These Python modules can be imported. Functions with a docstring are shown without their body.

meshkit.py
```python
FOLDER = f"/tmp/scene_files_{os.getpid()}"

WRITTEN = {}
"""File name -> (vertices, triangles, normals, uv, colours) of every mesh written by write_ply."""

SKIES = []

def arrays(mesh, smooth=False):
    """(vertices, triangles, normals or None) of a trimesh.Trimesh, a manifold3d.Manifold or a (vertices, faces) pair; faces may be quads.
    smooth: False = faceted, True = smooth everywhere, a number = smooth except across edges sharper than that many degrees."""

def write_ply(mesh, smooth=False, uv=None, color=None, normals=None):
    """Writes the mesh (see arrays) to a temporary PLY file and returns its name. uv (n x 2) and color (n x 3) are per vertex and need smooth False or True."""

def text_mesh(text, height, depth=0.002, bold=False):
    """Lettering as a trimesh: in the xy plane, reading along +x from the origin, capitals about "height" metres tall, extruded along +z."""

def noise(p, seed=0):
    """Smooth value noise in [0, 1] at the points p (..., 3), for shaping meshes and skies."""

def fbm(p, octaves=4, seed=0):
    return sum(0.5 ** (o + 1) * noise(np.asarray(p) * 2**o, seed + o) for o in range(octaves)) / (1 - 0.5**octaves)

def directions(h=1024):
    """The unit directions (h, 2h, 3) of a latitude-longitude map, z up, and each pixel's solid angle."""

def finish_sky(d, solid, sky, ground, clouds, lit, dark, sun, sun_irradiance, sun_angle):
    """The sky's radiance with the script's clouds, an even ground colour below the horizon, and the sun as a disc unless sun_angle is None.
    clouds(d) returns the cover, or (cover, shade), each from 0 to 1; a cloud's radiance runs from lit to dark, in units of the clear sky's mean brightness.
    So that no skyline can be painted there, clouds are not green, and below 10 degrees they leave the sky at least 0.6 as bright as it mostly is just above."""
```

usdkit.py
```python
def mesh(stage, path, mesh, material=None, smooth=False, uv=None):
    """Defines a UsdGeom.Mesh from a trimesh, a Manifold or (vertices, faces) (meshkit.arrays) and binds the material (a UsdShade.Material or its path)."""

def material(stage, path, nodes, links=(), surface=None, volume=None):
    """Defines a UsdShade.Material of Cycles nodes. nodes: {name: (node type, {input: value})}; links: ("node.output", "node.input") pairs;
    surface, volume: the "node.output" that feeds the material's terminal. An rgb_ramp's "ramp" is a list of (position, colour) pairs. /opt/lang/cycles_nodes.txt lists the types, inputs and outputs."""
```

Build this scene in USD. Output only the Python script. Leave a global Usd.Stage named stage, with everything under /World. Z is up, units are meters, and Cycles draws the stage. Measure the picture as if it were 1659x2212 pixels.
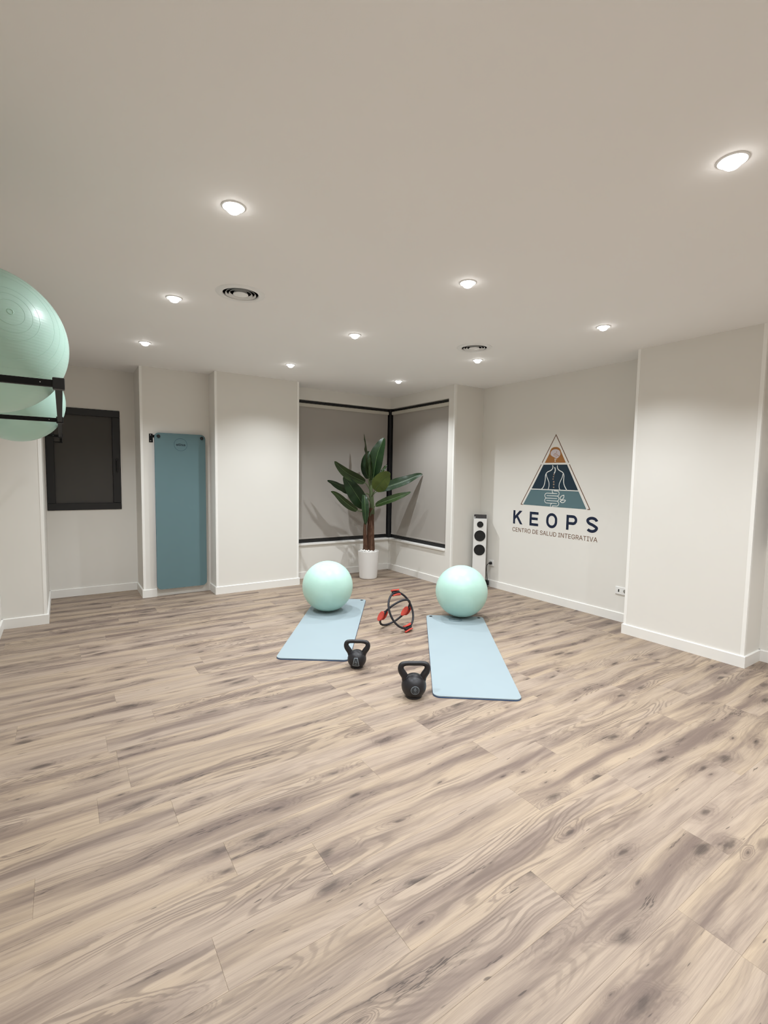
import math, random
import numpy as np, trimesh, usdkit, meshkit
import manifold3d as m3
from manifold3d import Manifold, Mesh as MMesh
from shapely.geometry import Polygon, Point, LineString, box as sbox
from shapely.ops import unary_union
from shapely import affinity
from pxr import Usd, UsdGeom, UsdLux, UsdShade, Gf, Sdf, Vt

stage = Usd.Stage.CreateInMemory()
UsdGeom.SetStageUpAxis(stage, 'Z'); UsdGeom.SetStageMetersPerUnit(stage, 1.0)
UsdGeom.Xform.Define(stage, '/World'); UsdGeom.Scope.Define(stage, '/World/Looks')
rng = random.Random(7)

# ------------------------------------------------------------------ camera, light levels, exposure
EXPOSURE = 0.0
LAMP = 380.0; BEAM, SPILL = 0.95, 0.74               # one knob for all ceiling spots
LAMP_COLOR = (0.905, 0.957, 1.0)
H = 2.6                   # ceiling height
YAW, PITCH, ROLL, CAM_Z, F_PX = 0.59178, -0.0753, 0.01641, 1.4331, 1035.43
fw = np.array([math.sin(YAW)*math.cos(PITCH), math.cos(YAW)*math.cos(PITCH), math.sin(PITCH)])
rt = np.cross(fw, [0, 0, 1]); rt /= np.linalg.norm(rt)
up = np.cross(rt, fw)
rt, up = math.cos(ROLL)*rt + math.sin(ROLL)*up, -math.sin(ROLL)*rt + math.cos(ROLL)*up
cam = UsdGeom.Camera.Define(stage, '/World/camera')
cam.AddTransformOp().Set(Gf.Matrix4d(*rt, 0, *up, 0, *(-fw), 0, 0, 0, CAM_Z, 1))
cam.CreateHorizontalApertureAttr(36.0); cam.CreateVerticalApertureAttr(36.0*2212/1659)
cam.CreateFocalLengthAttr(36.0*F_PX/1659)
cam.CreateClippingRangeAttr(Gf.Vec2f(0.05, 100.0))
cam.CreateExposureAttr(EXPOSURE)

# ------------------------------------------------------------------ helpers
def srgb(r, g, b):
    f = lambda c: (c/255/12.92) if c/255 <= 0.04045 else ((c/255+0.055)/1.055)**2.4
    return (f(r), f(g), f(b))

used = {}
def numbered(parent, name):
    k = (str(parent), name); n = used.get(k, 0); used[k] = n+1
    return name if n == 0 else f'{name}_{n:03d}'
def setd(p, **kw):
    for k, v in kw.items():
        if v is not None: p.SetCustomDataByKey(k, v)
def P(o): return o.GetPath() if hasattr(o, 'GetPath') else o
def obj(name, mesh, material, parent=None, smooth=35, uv=None, label=None, kind=None):
    root = str(P(parent)) if parent is not None else '/World'
    m = usdkit.mesh(stage, f'{root}/{numbered(root, name)}', mesh, material, smooth=smooth, uv=uv)
    setd(m.GetPrim(), label=label, kind=kind)
    return m.GetPrim()
def thing(name, label=None, cat=None, loc=(0, 0, 0), rotz=0.0, group=None, kind=None):
    x = UsdGeom.Xform.Define(stage, '/World/' + numbered('/World', name))
    x.AddTranslateOp().Set(Gf.Vec3d(*loc))
    if rotz: x.AddRotateZOp().Set(math.degrees(rotz))
    setd(x.GetPrim(), label=label, category=cat, group=group, kind=kind)
    return x.GetPrim()
def copy_of(src, name, label, cat, loc, group=None, rotz=0.0):
    t = thing(name, label, cat, loc, rotz, group)
    t.GetReferences().AddInternalReference(src.GetPath()); t.SetInstanceable(True)
    return t
def cat(*ms): return trimesh.util.concatenate(list(ms))
def bx(x0, x1, y0, y1, z0, z1):
    b = trimesh.creation.box([x1-x0, y1-y0, z1-z0]); b.apply_translation([(x0+x1)/2, (y0+y1)/2, (z0+z1)/2]); return b
def rbox(x0, x1, y0, y1, z0, z1, r=0.004):
    """box with chamfered edges"""
    pts = []
    for X, sx in ((x0, 1), (x1, -1)):
        for Y, sy in ((y0, 1), (y1, -1)):
            for Z, sz in ((z0, 1), (z1, -1)):
                pts += [(X, Y+sy*r, Z+sz*r), (X+sx*r, Y, Z+sz*r), (X+sx*r, Y+sy*r, Z)]
    return trimesh.convex.convex_hull(np.array(pts))
def tm(man):
    m = man.to_mesh(); return trimesh.Trimesh(m.vert_properties[:, :3], m.tri_verts, process=True)
def man(t): return Manifold(MMesh(np.asarray(t.vertices, np.float32), np.asarray(t.faces, np.uint32)))
def lathe(profile, n=64):
    """profile [(r, z)] revolved about z"""
    p = np.array(profile, float); a = np.arange(n)*2*np.pi/n
    v = np.stack([p[:, None, 0]*np.cos(a), p[:, None, 0]*np.sin(a), np.repeat(p[:, 1:2], n, 1)], -1).reshape(-1, 3)
    i, j = np.meshgrid(np.arange(len(p)-1), np.arange(n), indexing='ij')
    A, B = i*n+j, i*n+(j+1) % n
    q = np.stack([A, B, B+n, A+n], -1).reshape(-1, 4)
    t = trimesh.Trimesh(v, np.vstack([q[:, :3], q[:, [0, 2, 3]]]), process=False)
    t.merge_vertices(); t.update_faces(t.nondegenerate_faces()); return t
def spline(pts, n):
    from scipy.interpolate import CubicSpline
    pts = np.asarray(pts, float)
    if len(pts) == 2: return pts[0]+(pts[1]-pts[0])*np.linspace(0, 1, n)[:, None]
    d = np.r_[0, np.cumsum(np.linalg.norm(np.diff(pts, axis=0), axis=1))]; d /= d[-1]
    return CubicSpline(d, pts)(np.linspace(0, 1, n))
def tube(pts, rad, sides=12, closed=False, cap=True):
    p = np.asarray(pts, float); n = len(p)
    t = (np.roll(p, -1, 0)-np.roll(p, 1, 0)) if closed else np.gradient(p, axis=0)
    t /= np.linalg.norm(t, axis=1, keepdims=True)+1e-12
    ref = np.array([0, 0, 1.0]) if abs(t[0, 2]) < 0.9 else np.array([1.0, 0, 0])
    a = np.cross(t[0], ref); a /= np.linalg.norm(a); A = []
    for k in range(n):
        a = a - t[k]*(a@t[k]); a /= np.linalg.norm(a); A.append(a)
    A = np.array(A); B = np.cross(t, A); ang = np.arange(sides)*2*np.pi/sides
    r = np.broadcast_to(rad, (n,))[:, None, None]
    v = (p[:, None]+r*(np.cos(ang)[None, :, None]*A[:, None]+np.sin(ang)[None, :, None]*B[:, None])).reshape(-1, 3)
    m = n if closed else n-1
    i, j = np.meshgrid(np.arange(m), np.arange(sides), indexing='ij')
    I2 = (i+1) % n
    q = np.stack([i*sides+j, i*sides+(j+1) % sides, I2*sides+(j+1) % sides, I2*sides+j], -1).reshape(-1, 4)
    f = [q[:, :3], q[:, [0, 2, 3]]]
    if cap and not closed:
        v = np.vstack([v, p[:1], p[-1:]]); c0, c1 = len(v)-2, len(v)-1; J = np.arange(sides)
        f += [np.stack([np.full(sides, c0), (J+1) % sides, J], 1), np.stack([np.full(sides, c1), (n-1)*sides+J, (n-1)*sides+(J+1) % sides], 1)]
    return trimesh.Trimesh(v, np.vstack(f), process=False)
def frame(mesh, o, x, y, z):
    """local xyz axes -> world"""
    M = np.eye(4); M[:3, 0], M[:3, 1], M[:3, 2], M[:3, 3] = x, y, z, o
    t = mesh.copy(); t.apply_transform(M)
    if np.linalg.det(M[:3, :3]) < 0: t.invert()
    return t
def extr(poly, h):
    return cat(*[trimesh.creation.extrude_polygon(g, h, engine='earcut') for g in getattr(poly, 'geoms', [poly]) if g.area > 1e-9])

# ------------------------------------------------------------------ materials
class Mat:
    """small node-graph builder"""
    def __init__(s, name): s.name, s.n, s.l, s.k = name, {}, [], 0
    def node(s, kind, out, **ins):
        s.k += 1; nm = f'n{s.k}'; vals = {}
        for a, b in ins.items():
            if isinstance(b, str) and '.' in b and b.split('.')[0] in s.n: s.l.append((b, f'{nm}.{a}'))
            else: vals[a] = b
        s.n[nm] = (kind, vals); return f'{nm}.{out}'
    def math(s, t, a, b=0.0, c=0.0, clamp=False): return s.node('math', 'value', math_type=t, value1=a, value2=b, value3=c, use_clamp=clamp)
    def noise(s, vec, scale, detail=2, rough=0.5, dist=0.0): return s.node('noise_texture', 'fac', vector=vec, scale=scale, detail=detail, roughness=rough, distortion=dist)
    def ramp(s, fac, stops): return s.node('rgb_ramp', 'color', fac=fac, ramp=stops)
    def mix(s, fac, a, b, t='mix'): return s.node('mix', 'color', mix_type=t, fac=fac, color1=a, color2=b)
    def maprange(s, v, a, b, c=0.0, d=1.0, t='smoothstep'): return s.node('map_range', 'result', range_type=t, value=v, from_min=a, from_max=b, to_min=c, to_max=d, clamp=True)
    def scale(s, vec, sc, loc=(0, 0, 0)): return s.node('mapping', 'vector', vector=vec, scale=sc, location=loc)
    def done(s, surface): return usdkit.material(stage, f'/World/Looks/{s.name}', s.n, s.l, surface=surface)
def simple(name, col, rough=0.5, spec=0.5, bump=None, metallic=0.0, **kw):
    m = Mat(name); ins = dict(base_color=col, roughness=rough, specular_ior_level=spec, metallic=metallic, **kw)
    if bump:
        sc, st, dist = bump
        h = m.noise(m.node('geometry', 'position'), sc, 3, 0.6)
        ins['normal'] = m.node('bump', 'normal', height=h, strength=st, distance=dist)
    return m.done(m.node('principled_bsdf', 'BSDF', **ins))

M = {}
def wall_paint(name, col, bump=0.12):
    m = Mat(name); pos = m.node('geometry', 'position')
    big = m.noise(pos, 0.8, 2); fine = m.noise(pos, 220, 3, 0.6)
    c = m.mix(m.maprange(big, 0.3, 0.7), tuple(x*0.985 for x in col), col)
    nb = m.node('bump', 'normal', height=fine, strength=bump, distance=0.001)
    return m.done(m.node('principled_bsdf', 'BSDF', base_color=c, roughness=0.75, specular_ior_level=0.25, normal=nb))
M['wall'] = wall_paint('wall_paint', (0.81, 0.785, 0.735))
M['ceiling'] = wall_paint('ceiling_paint', (0.93, 0.917, 0.903))
M['trim'] = simple('white_trim', (0.86, 0.84, 0.80), 0.45, 0.4)
M['guard'] = simple('corner_trim', (0.93, 0.915, 0.875), 0.5, 0.4)
M['frame'] = simple('dark_frame', (0.018, 0.018, 0.019), 0.42, 0.4)
M['dark_pane'] = simple('dark_pane', (0.075, 0.070, 0.064), 0.6, 0.3)
M['subfloor'] = simple('subfloor', (0.26, 0.20, 0.15), 0.9, 0.1)
M['black_steel'] = simple('black_steel', (0.006, 0.006, 0.006), 0.6, 0.2)
M['black_plastic'] = simple('black_plastic', (0.010, 0.010, 0.011), 0.5, 0.4)
M['screw'] = simple('screw_metal', (0.6, 0.6, 0.6), 0.35, 0.5, metallic=0.8)
M['white_plastic'] = simple('white_plastic', (0.82, 0.81, 0.79), 0.35, 0.5)
M['lamp_white'] = simple('lamp_white', (0.85, 0.85, 0.84), 0.4, 0.5)
M['duct'] = simple('duct_dark', (0.02, 0.02, 0.02), 0.9, 0.1)
M['pot'] = simple('pot_white', (0.78, 0.76, 0.74), 0.35, 0.5)
M['pebble'] = simple('pebble_white', (0.80, 0.78, 0.74), 0.55, 0.4)

def floor_mat():
    m = Mat('oak_laminate')
    st = m.node('uvmap', 'UV', attribute='st')
    sp = m.node('separate_xyz', 'x', vector=st); sy = sp.replace('.x', '.y')
    idx = m.math('floor', m.math('multiply', sp, 0.1))
    rnd = m.node('white_noise_texture', 'color', dimensions='1D', w=idx)
    rs = m.node('separate_color', 'r', color=rnd); r1, r2, r3 = rs, rs.replace('.r', '.g'), rs.replace('.r', '.b')
    zz = m.math('multiply', idx, 3.71)
    P3 = lambda ax, ay: m.node('combine_xyz', 'vector', x=m.math('multiply', sp, ax), y=m.math('multiply', sy, ay), z=zz)
    # gentle warp of the grain
    warp = m.math('subtract', m.noise(P3(1.3, 2.2), 1.0, 3, 0.55), 0.5)
    yw = m.math('add', sy, m.math('multiply', m.math('subtract', m.noise(P3(1.0, 0.5), 1.0, 2, 0.5), 0.5), 0.16))
    P4 = lambda ax, ay, dz: m.node('combine_xyz', 'vector', x=m.math('multiply', sp, ax), y=m.math('multiply', yw, ay), z=m.math('add', zz, dz))
    lift = lambda v, a, b, c=0.0, d=1.0: m.maprange(v, a, b, c, d)
    # a few knots: sparse voronoi cells, drawn out and frayed
    fray = m.math('subtract', m.noise(P3(11.0, 34.0), 1.0, 3, 0.6), 0.5)
    kv = m.node('combine_xyz', 'vector', x=m.math('multiply', sp, 2.6), y=m.math('multiply', yw, 8.0), z=0.0)
    vd = m.node('voronoi_texture', 'distance', dimensions='2D', vector=kv, scale=1.0, randomness=0.9)
    ks = m.node('separate_color', 'r', color=vd.replace('.distance', '.color')); ksize = ks.replace('.r', '.g')
    ve = m.node('voronoi_texture', 'distance', dimensions='2D', feature='distance_to_edge', vector=kv, scale=1.0, randomness=0.9)
    on = m.math('multiply', m.math('greater_than', ks, 0.50), lift(ve, 0.0, 0.16))
    kd = m.math('add', m.math('divide', vd, lift(ksize, 0.0, 1.0, 0.10, 0.42)), m.math('multiply', fray, 1.1))
    kcore = m.math('multiply', on, lift(kd, 0.0, 0.55, 1.0, 0.0))
    khalo = m.math('multiply', on, lift(kd, 0.1, 1.9, 1.0, 0.0))
    # height field whose contours draw the cathedral figure
    h0 = m.noise(P4(0.85, 6.5, 0.0), 1.0, 2, 0.4)
    h1 = m.noise(P3(7.0, 18.0), 1.0, 3, 0.6)
    hf = m.math('add', m.math('add', h0, m.math('multiply', h1, 0.035)), m.math('multiply', khalo, 0.15))
    ring = lift(m.math('sine', m.math('multiply', hf, lift(r2, 0, 1, 110, 210))), -0.2, 1.0)
    figure = lift(m.noise(P3(0.7, 2.0), 1.0, 2), 0.48, 0.62)
    ringamt = m.math('multiply', ring, m.math('maximum', m.math('multiply', figure, 0.75), m.math('multiply', khalo, 0.55)))
    # smoky heart of the board, paler towards its long edges
    edge = m.math('subtract', 1.0, m.math('power', m.math('absolute', m.math('subtract', m.math('multiply', sy, 2.0/0.1855), 1.0)), 2.2))
    sm = m.math('add', m.noise(P4(1.05, 13.0, 11.0), 1.0, 5, 0.6), m.math('multiply', edge, 0.17))
    smear = lift(sm, 0.54, 0.84)
    sm2 = lift(m.noise(P4(1.6, 34.0, 5.0), 1.0, 5, 0.65), 0.44, 0.74)
    sm3 = lift(m.noise(P4(2.2, 110.0, 8.0), 1.0, 3, 0.6), 0.45, 0.75)
    pore = m.noise(P3(7.0, 420.0), 1.0, 2, 0.6)
    # thin wandering cracks in the dark heart
    cn = m.noise(P4(1.5, 15.0, 17.0), 1.0, 5, 0.60)
    crack = m.math('multiply', lift(m.math('absolute', m.math('subtract', cn, 0.60)), 0.0, 0.016, 1.0, 0.0), lift(sm, 0.58, 0.74))
    crack = m.math('multiply', crack, lift(m.noise(P3(4.0, 5.0), 1.0, 2), 0.36, 0.52))
    dash = lift(m.noise(P4(11.0, 75.0, 2.0), 1.0, 1, 0.5), 0.75, 0.80)
    yellow = lift(m.noise(P3(0.6, 7.0), 1.0, 2), 0.40, 0.60)
    base = m.mix(yellow, COL_CREAM, COL_SAND)
    base = m.mix(m.math('multiply', r1, 0.25), base, COL_GREY)
    c = m.mix(m.math('multiply', smear, 0.92), base, COL_TAUPE)
    c = m.mix(m.math('multiply', sm2, 0.36), c, COL_TAUPE)
    c = m.mix(m.math('multiply', sm3, 0.30), c, COL_RING)
    c = m.mix(m.math('multiply', ringamt, 0.75), c, COL_RING)
    c = m.mix(m.math('multiply', khalo, 0.50), c, COL_TAUPE)
    c = m.mix(m.math('multiply', kcore, lift(sm3, 0.0, 1.0, 0.70, 1.0)), c, COL_KNOT)
    c = m.mix(m.math('multiply', crack, 0.80), c, COL_KNOT)
    c = m.mix(m.math('multiply', dash, 0.70), c, COL_KNOT)
    c = m.mix(lift(pore, 0.35, 0.75, 0.0, 0.20), c, COL_RING)
    c = m.node('hsv', 'color', color=c, hue=0.5, saturation=1.0, fac=1.0, value=m.maprange(r3, 0, 1, 0.965, 1.035, 'linear'))
    nb = m.node('bump', 'normal', height=m.math('add', pore, m.math('multiply', ring, 0.4)), strength=0.12, distance=0.0006)
    return m.done(m.node('principled_bsdf', 'BSDF', base_color=c, roughness=0.5, specular_ior_level=0.32, normal=nb))
COL_CREAM = (0.402, 0.308, 0.215); COL_SAND = (0.378, 0.294, 0.222); COL_GREY = (0.335, 0.270, 0.225)
COL_TAUPE = (0.148, 0.105, 0.087); COL_RING = (0.130, 0.093, 0.073); COL_KNOT = (0.040, 0.028, 0.023)
M['oak'] = floor_mat()

def ball_mat():
    m = Mat('mint_vinyl')
    z = m.node('separate_xyz', 'z', vector=m.node('texture_coordinate', 'object'))
    rib = m.math('sine', m.math('multiply', z, 620.0))
    w = m.noise(m.node('texture_coordinate', 'object'), 5.0, 3)
    c = m.mix(m.maprange(w, 0.35, 0.65), (0.47, 0.70, 0.61), (0.51, 0.74, 0.65))
    nb = m.node('bump', 'normal', height=rib, strength=0.05, distance=0.0008)
    return m.done(m.node('principled_bsdf', 'BSDF', base_color=c, roughness=0.36, specular_ior_level=0.4, normal=nb, subsurface_weight=0.12, subsurface_scale=0.02, subsurface_radius=(0.6, 1.0, 0.8)))
M['ball'] = ball_mat()
M['ball_ring'] = simple('mint_ridge', (0.45, 0.69, 0.585), 0.4, 0.4)
def foam(name, col):
    m = Mat(name); pos = m.node('geometry', 'position')
    h = m.noise(pos, 500, 2, 0.6); w = m.noise(pos, 3.0, 2)
    c = m.mix(w, tuple(x*0.97 for x in col), tuple(min(1, x*1.03) for x in col))
    return m.done(m.node('principled_bsdf', 'BSDF', base_color=c, roughness=0.72, specular_ior_level=0.25, normal=m.node('bump', 'normal', height=h, strength=0.2, distance=0.0006)))
M['mat_light'] = foam('mat_light_blue', (0.290, 0.350, 0.374))
M['mat_dark'] = foam('mat_navy', (0.055, 0.10, 0.20))
M['mat_wall'] = foam('mat_steel_blue', (0.136, 0.222, 0.240))
M['mat_print'] = simple('mat_print', (0.075, 0.14, 0.175), 0.6, 0.3)
M['mat_word'] = simple('mat_word', (0.018, 0.030, 0.040), 0.6, 0.3)
M['mat_print_floor'] = simple('mat_print_floor', (0.120, 0.185, 0.215), 0.6, 0.3)
M['bell'] = simple('kettlebell_black', (0.011, 0.010, 0.012), 0.42, 0.45, bump=(260, 0.15, 0.001))
M['bell_grey'] = simple('kettlebell_badge', (0.20, 0.23, 0.25), 0.5, 0.4)
M['bell_badge'] = simple('kettlebell_badge_dark', (0.035, 0.04, 0.045), 0.5, 0.4)
M['hoop'] = simple('hoop_black_foam', (0.020, 0.019, 0.024), 0.55, 0.35, bump=(500, 0.15, 0.0008))
M['pad_red'] = simple('pad_red', (0.66, 0.085, 0.06), 0.5, 0.4)
M['navy'] = simple('print_navy', (0.010, 0.018, 0.045), 0.6, 0.3)
M['deep_teal'] = simple('print_deep_teal', (0.014, 0.033, 0.052), 0.6, 0.3)
M['teal'] = simple('print_teal', (0.110, 0.185, 0.205), 0.6, 0.3)
M['ochre'] = simple('print_ochre', (0.36, 0.155, 0.045), 0.6, 0.3)
M['bronze'] = simple('print_bronze', (0.20, 0.115, 0.075), 0.6, 0.3)
M['print_white'] = simple('print_white', (0.74, 0.74, 0.71), 0.6, 0.3)
M['print_lilac'] = simple('print_lilac', (0.60, 0.54, 0.56), 0.6, 0.3)
M['print_tan'] = simple('print_tan', (0.34, 0.24, 0.17), 0.6, 0.3)

def blind_mat():
    m = Mat('blind_fabric'); pos = m.node('geometry', 'position')
    wv = m.noise(m.scale(pos, (300, 300, 900)), 1.0, 2, 0.7)
    c = m.mix(wv, (0.385, 0.355, 0.325), (0.45, 0.42, 0.385))
    nb = m.node('bump', 'normal', height=wv, strength=0.15, distance=0.0006)
    return m.done(m.node('principled_bsdf', 'BSDF', base_color=c, roughness=0.55, specular_ior_level=0.35, normal=nb))
M['blind'] = blind_mat()
M['cassette'] = simple('blind_cassette', (0.60, 0.57, 0.50), 0.5, 0.4)
def glass():
    m = Mat('window_glass')
    t = m.node('transparent_bsdf', 'BSDF', color=(0.9, 0.93, 0.92)); g = m.node('glossy_bsdf', 'BSDF', color=(1, 1, 1), roughness=0.02)
    fr = m.node('fresnel', 'fac', IOR=1.5)
    return m.done(m.node('mix_closure', 'closure', fac=fr, closure1=t, closure2=g))
M['glass'] = glass()
def leaf_mat(name, a, b):
    m = Mat(name); st = m.node('uvmap', 'UV', attribute='st')
    sx = m.node('separate_xyz', 'x', vector=st); sy = sx.replace('.x', '.y')
    rib = m.math('sine', m.math('multiply', m.math('subtract', sx, m.math('multiply', m.math('absolute', sy), 0.10)), 330.0))
    n = m.noise(m.node('geometry', 'position'), 9.0, 3)
    c = m.mix(m.maprange(n, 0.3, 0.7), a, b)
    c = m.mix(m.maprange(rib, 0.2, 1.0, 0.0, 0.12), c, tuple(x*1.5 for x in b))
    nb = m.node('bump', 'normal', height=rib, strength=0.09, distance=0.001)
    p = m.node('principled_bsdf', 'BSDF', base_color=c, roughness=0.38, specular_ior_level=0.45, normal=nb)
    tr = m.node('translucent_bsdf', 'BSDF', color=tuple(x*1.6 for x in b))
    return m.done(m.node('mix_closure', 'closure', fac=0.15, closure1=p, closure2=tr))
M['leaf_dark'] = leaf_mat('leaf_dark', (0.010, 0.030, 0.009), (0.016, 0.045, 0.012))
M['leaf_mid'] = leaf_mat('leaf_mid', (0.020, 0.040, 0.010), (0.030, 0.058, 0.013))
M['leaf_lime'] = leaf_mat('leaf_lime', (0.080, 0.120, 0.022), (0.110, 0.160, 0.030))
M['midrib'] = simple('leaf_midrib', (0.10, 0.17, 0.06), 0.5, 0.4)
M['petiole'] = simple('petiole_green', (0.085, 0.115, 0.05), 0.5, 0.4)
def trunk_mat():
    m = Mat('banana_trunk'); pos = m.node('geometry', 'position')
    s = m.noise(m.scale(pos, (90, 90, 6)), 1.0, 4, 0.65); p = m.noise(pos, 14.0, 3)
    c = m.ramp(s, [(0.25, (0.030, 0.014, 0.009)), (0.5, (0.115, 0.060, 0.038)), (0.8, (0.22, 0.13, 0.085))])
    c = m.mix(m.maprange(p, 0.55, 0.75, 0, 0.7), c, (0.06, 0.022, 0.012))
    return m.done(m.node('principled_bsdf', 'BSDF', base_color=c, roughness=0.75, specular_ior_level=0.2, normal=m.node('bump', 'normal', height=s, strength=0.7, distance=0.004)))
M['trunk'] = trunk_mat()
def emit(name, col, s):
    m = Mat(name); return m.done(m.node('emission', 'emission', color=col, strength=s))
M['bulb'] = emit('bulb_glow', (1.0, 0.98, 0.95), 15.0)

# ------------------------------------------------------------------ room shell
YB = -1.75                                   # wall behind the camera
OUT = [(-0.486, YB), (-0.486, 5.407), (-0.15, 5.407), (-0.15, 6.461), (0.74, 6.461), (0.74, 5.984), (1.485, 5.984), (1.485, 5.733),
       (2.525, 5.733), (2.525, 6.053), (4.156, 6.053), (4.156, 4.609), (4.66, 4.609), (4.66, 2.39), (4.331, 2.39), (4.331, 1.436), (4.628, 1.436), (4.628, YB)]
ROOM = Polygon(OUT)
T = 0.2
def struct(name, mesh, mat, smooth=False):
    return obj(name, mesh, mat, smooth=smooth, kind='structure')
NL = (2.525, 4.156, 0.475, 2.44)             # left pane of the corner window: x0, x1, z0, z1
WD = 0.10                                    # depth of the window recess
def seg_wall(name, x0, x1, y0, y1, holes=()):
    w = man(bx(x0, x1, y0, y1, 0.0, H))
    for h in holes: w = w - man(bx(*h))
    return struct(name, tm(w), M['wall'])
seg_wall('wall_left', -0.486-T, -0.486, YB, 5.407)
seg_wall('wall_left', -0.486-T, -0.15, 5.407, 6.461+T)
W1 = (-0.146, 0.582, 0.988, 2.137)           # small dark window: x0, x1, z0, z1
seg_wall('wall_back', -0.15, 0.74, 6.461, 6.461+T, [(W1[0]+0.004, W1[1], 6.40, 6.461+0.08, W1[2], W1[3])])
seg_wall('wall_back', 0.74, 1.485, 5.984, 6.461+T)
seg_wall('wall_back', 1.485, 2.525, 5.733, 6.461+T)
CORNER_HOLES = [(2.526, 4.156+WD, 6.0, 6.053+WD, NL[2], NL[3]), (4.10, 4.156+WD, 4.73, 6.053+WD, NL[2], NL[3])]
seg_wall('wall_back', 2.525, 4.156+T, 6.053, 6.053+T, CORNER_HOLES)
seg_wall('wall_right', 4.156, 4.156+T, 4.73, 6.053, CORNER_HOLES)
seg_wall('wall_right', 4.156, 4.66+T, 4.609, 4.73)
seg_wall('wall_right', 4.66, 4.66+T, 2.39, 4.609)
seg_wall('wall_right', 4.331, 4.66+T, 1.436, 2.39)
seg_wall('wall_right', 4.628, 4.628+T, YB, 1.436, [(4.60, 4.628+0.05, 0.70, 1.415, 0.92, 1.52)])
seg_wall('wall_front', -0.486-T, 4.628+T, YB-T, YB)

# ceiling with round holes for lamps and vents
COLS, ROWS = (0.660, 2.063, 3.480), (4.905, 3.548, 2.205, 0.83, -0.52)
LAMPS = [(x, y) for y in ROWS for x in COLS]
VENTS = [(1.000, 3.200), (3.127, 3.235)]
cp = ROOM.buffer(0.1, join_style=2)
for x, y in LAMPS: cp = cp.difference(Point(x, y).buffer(0.042, 24))
for x, y in VENTS: cp = cp.difference(Point(x, y).buffer(0.118, 24))
ce = extr(cp, 0.10); ce.apply_translation([0, 0, H])
struct('ceiling', ce, M['ceiling'])

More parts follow.
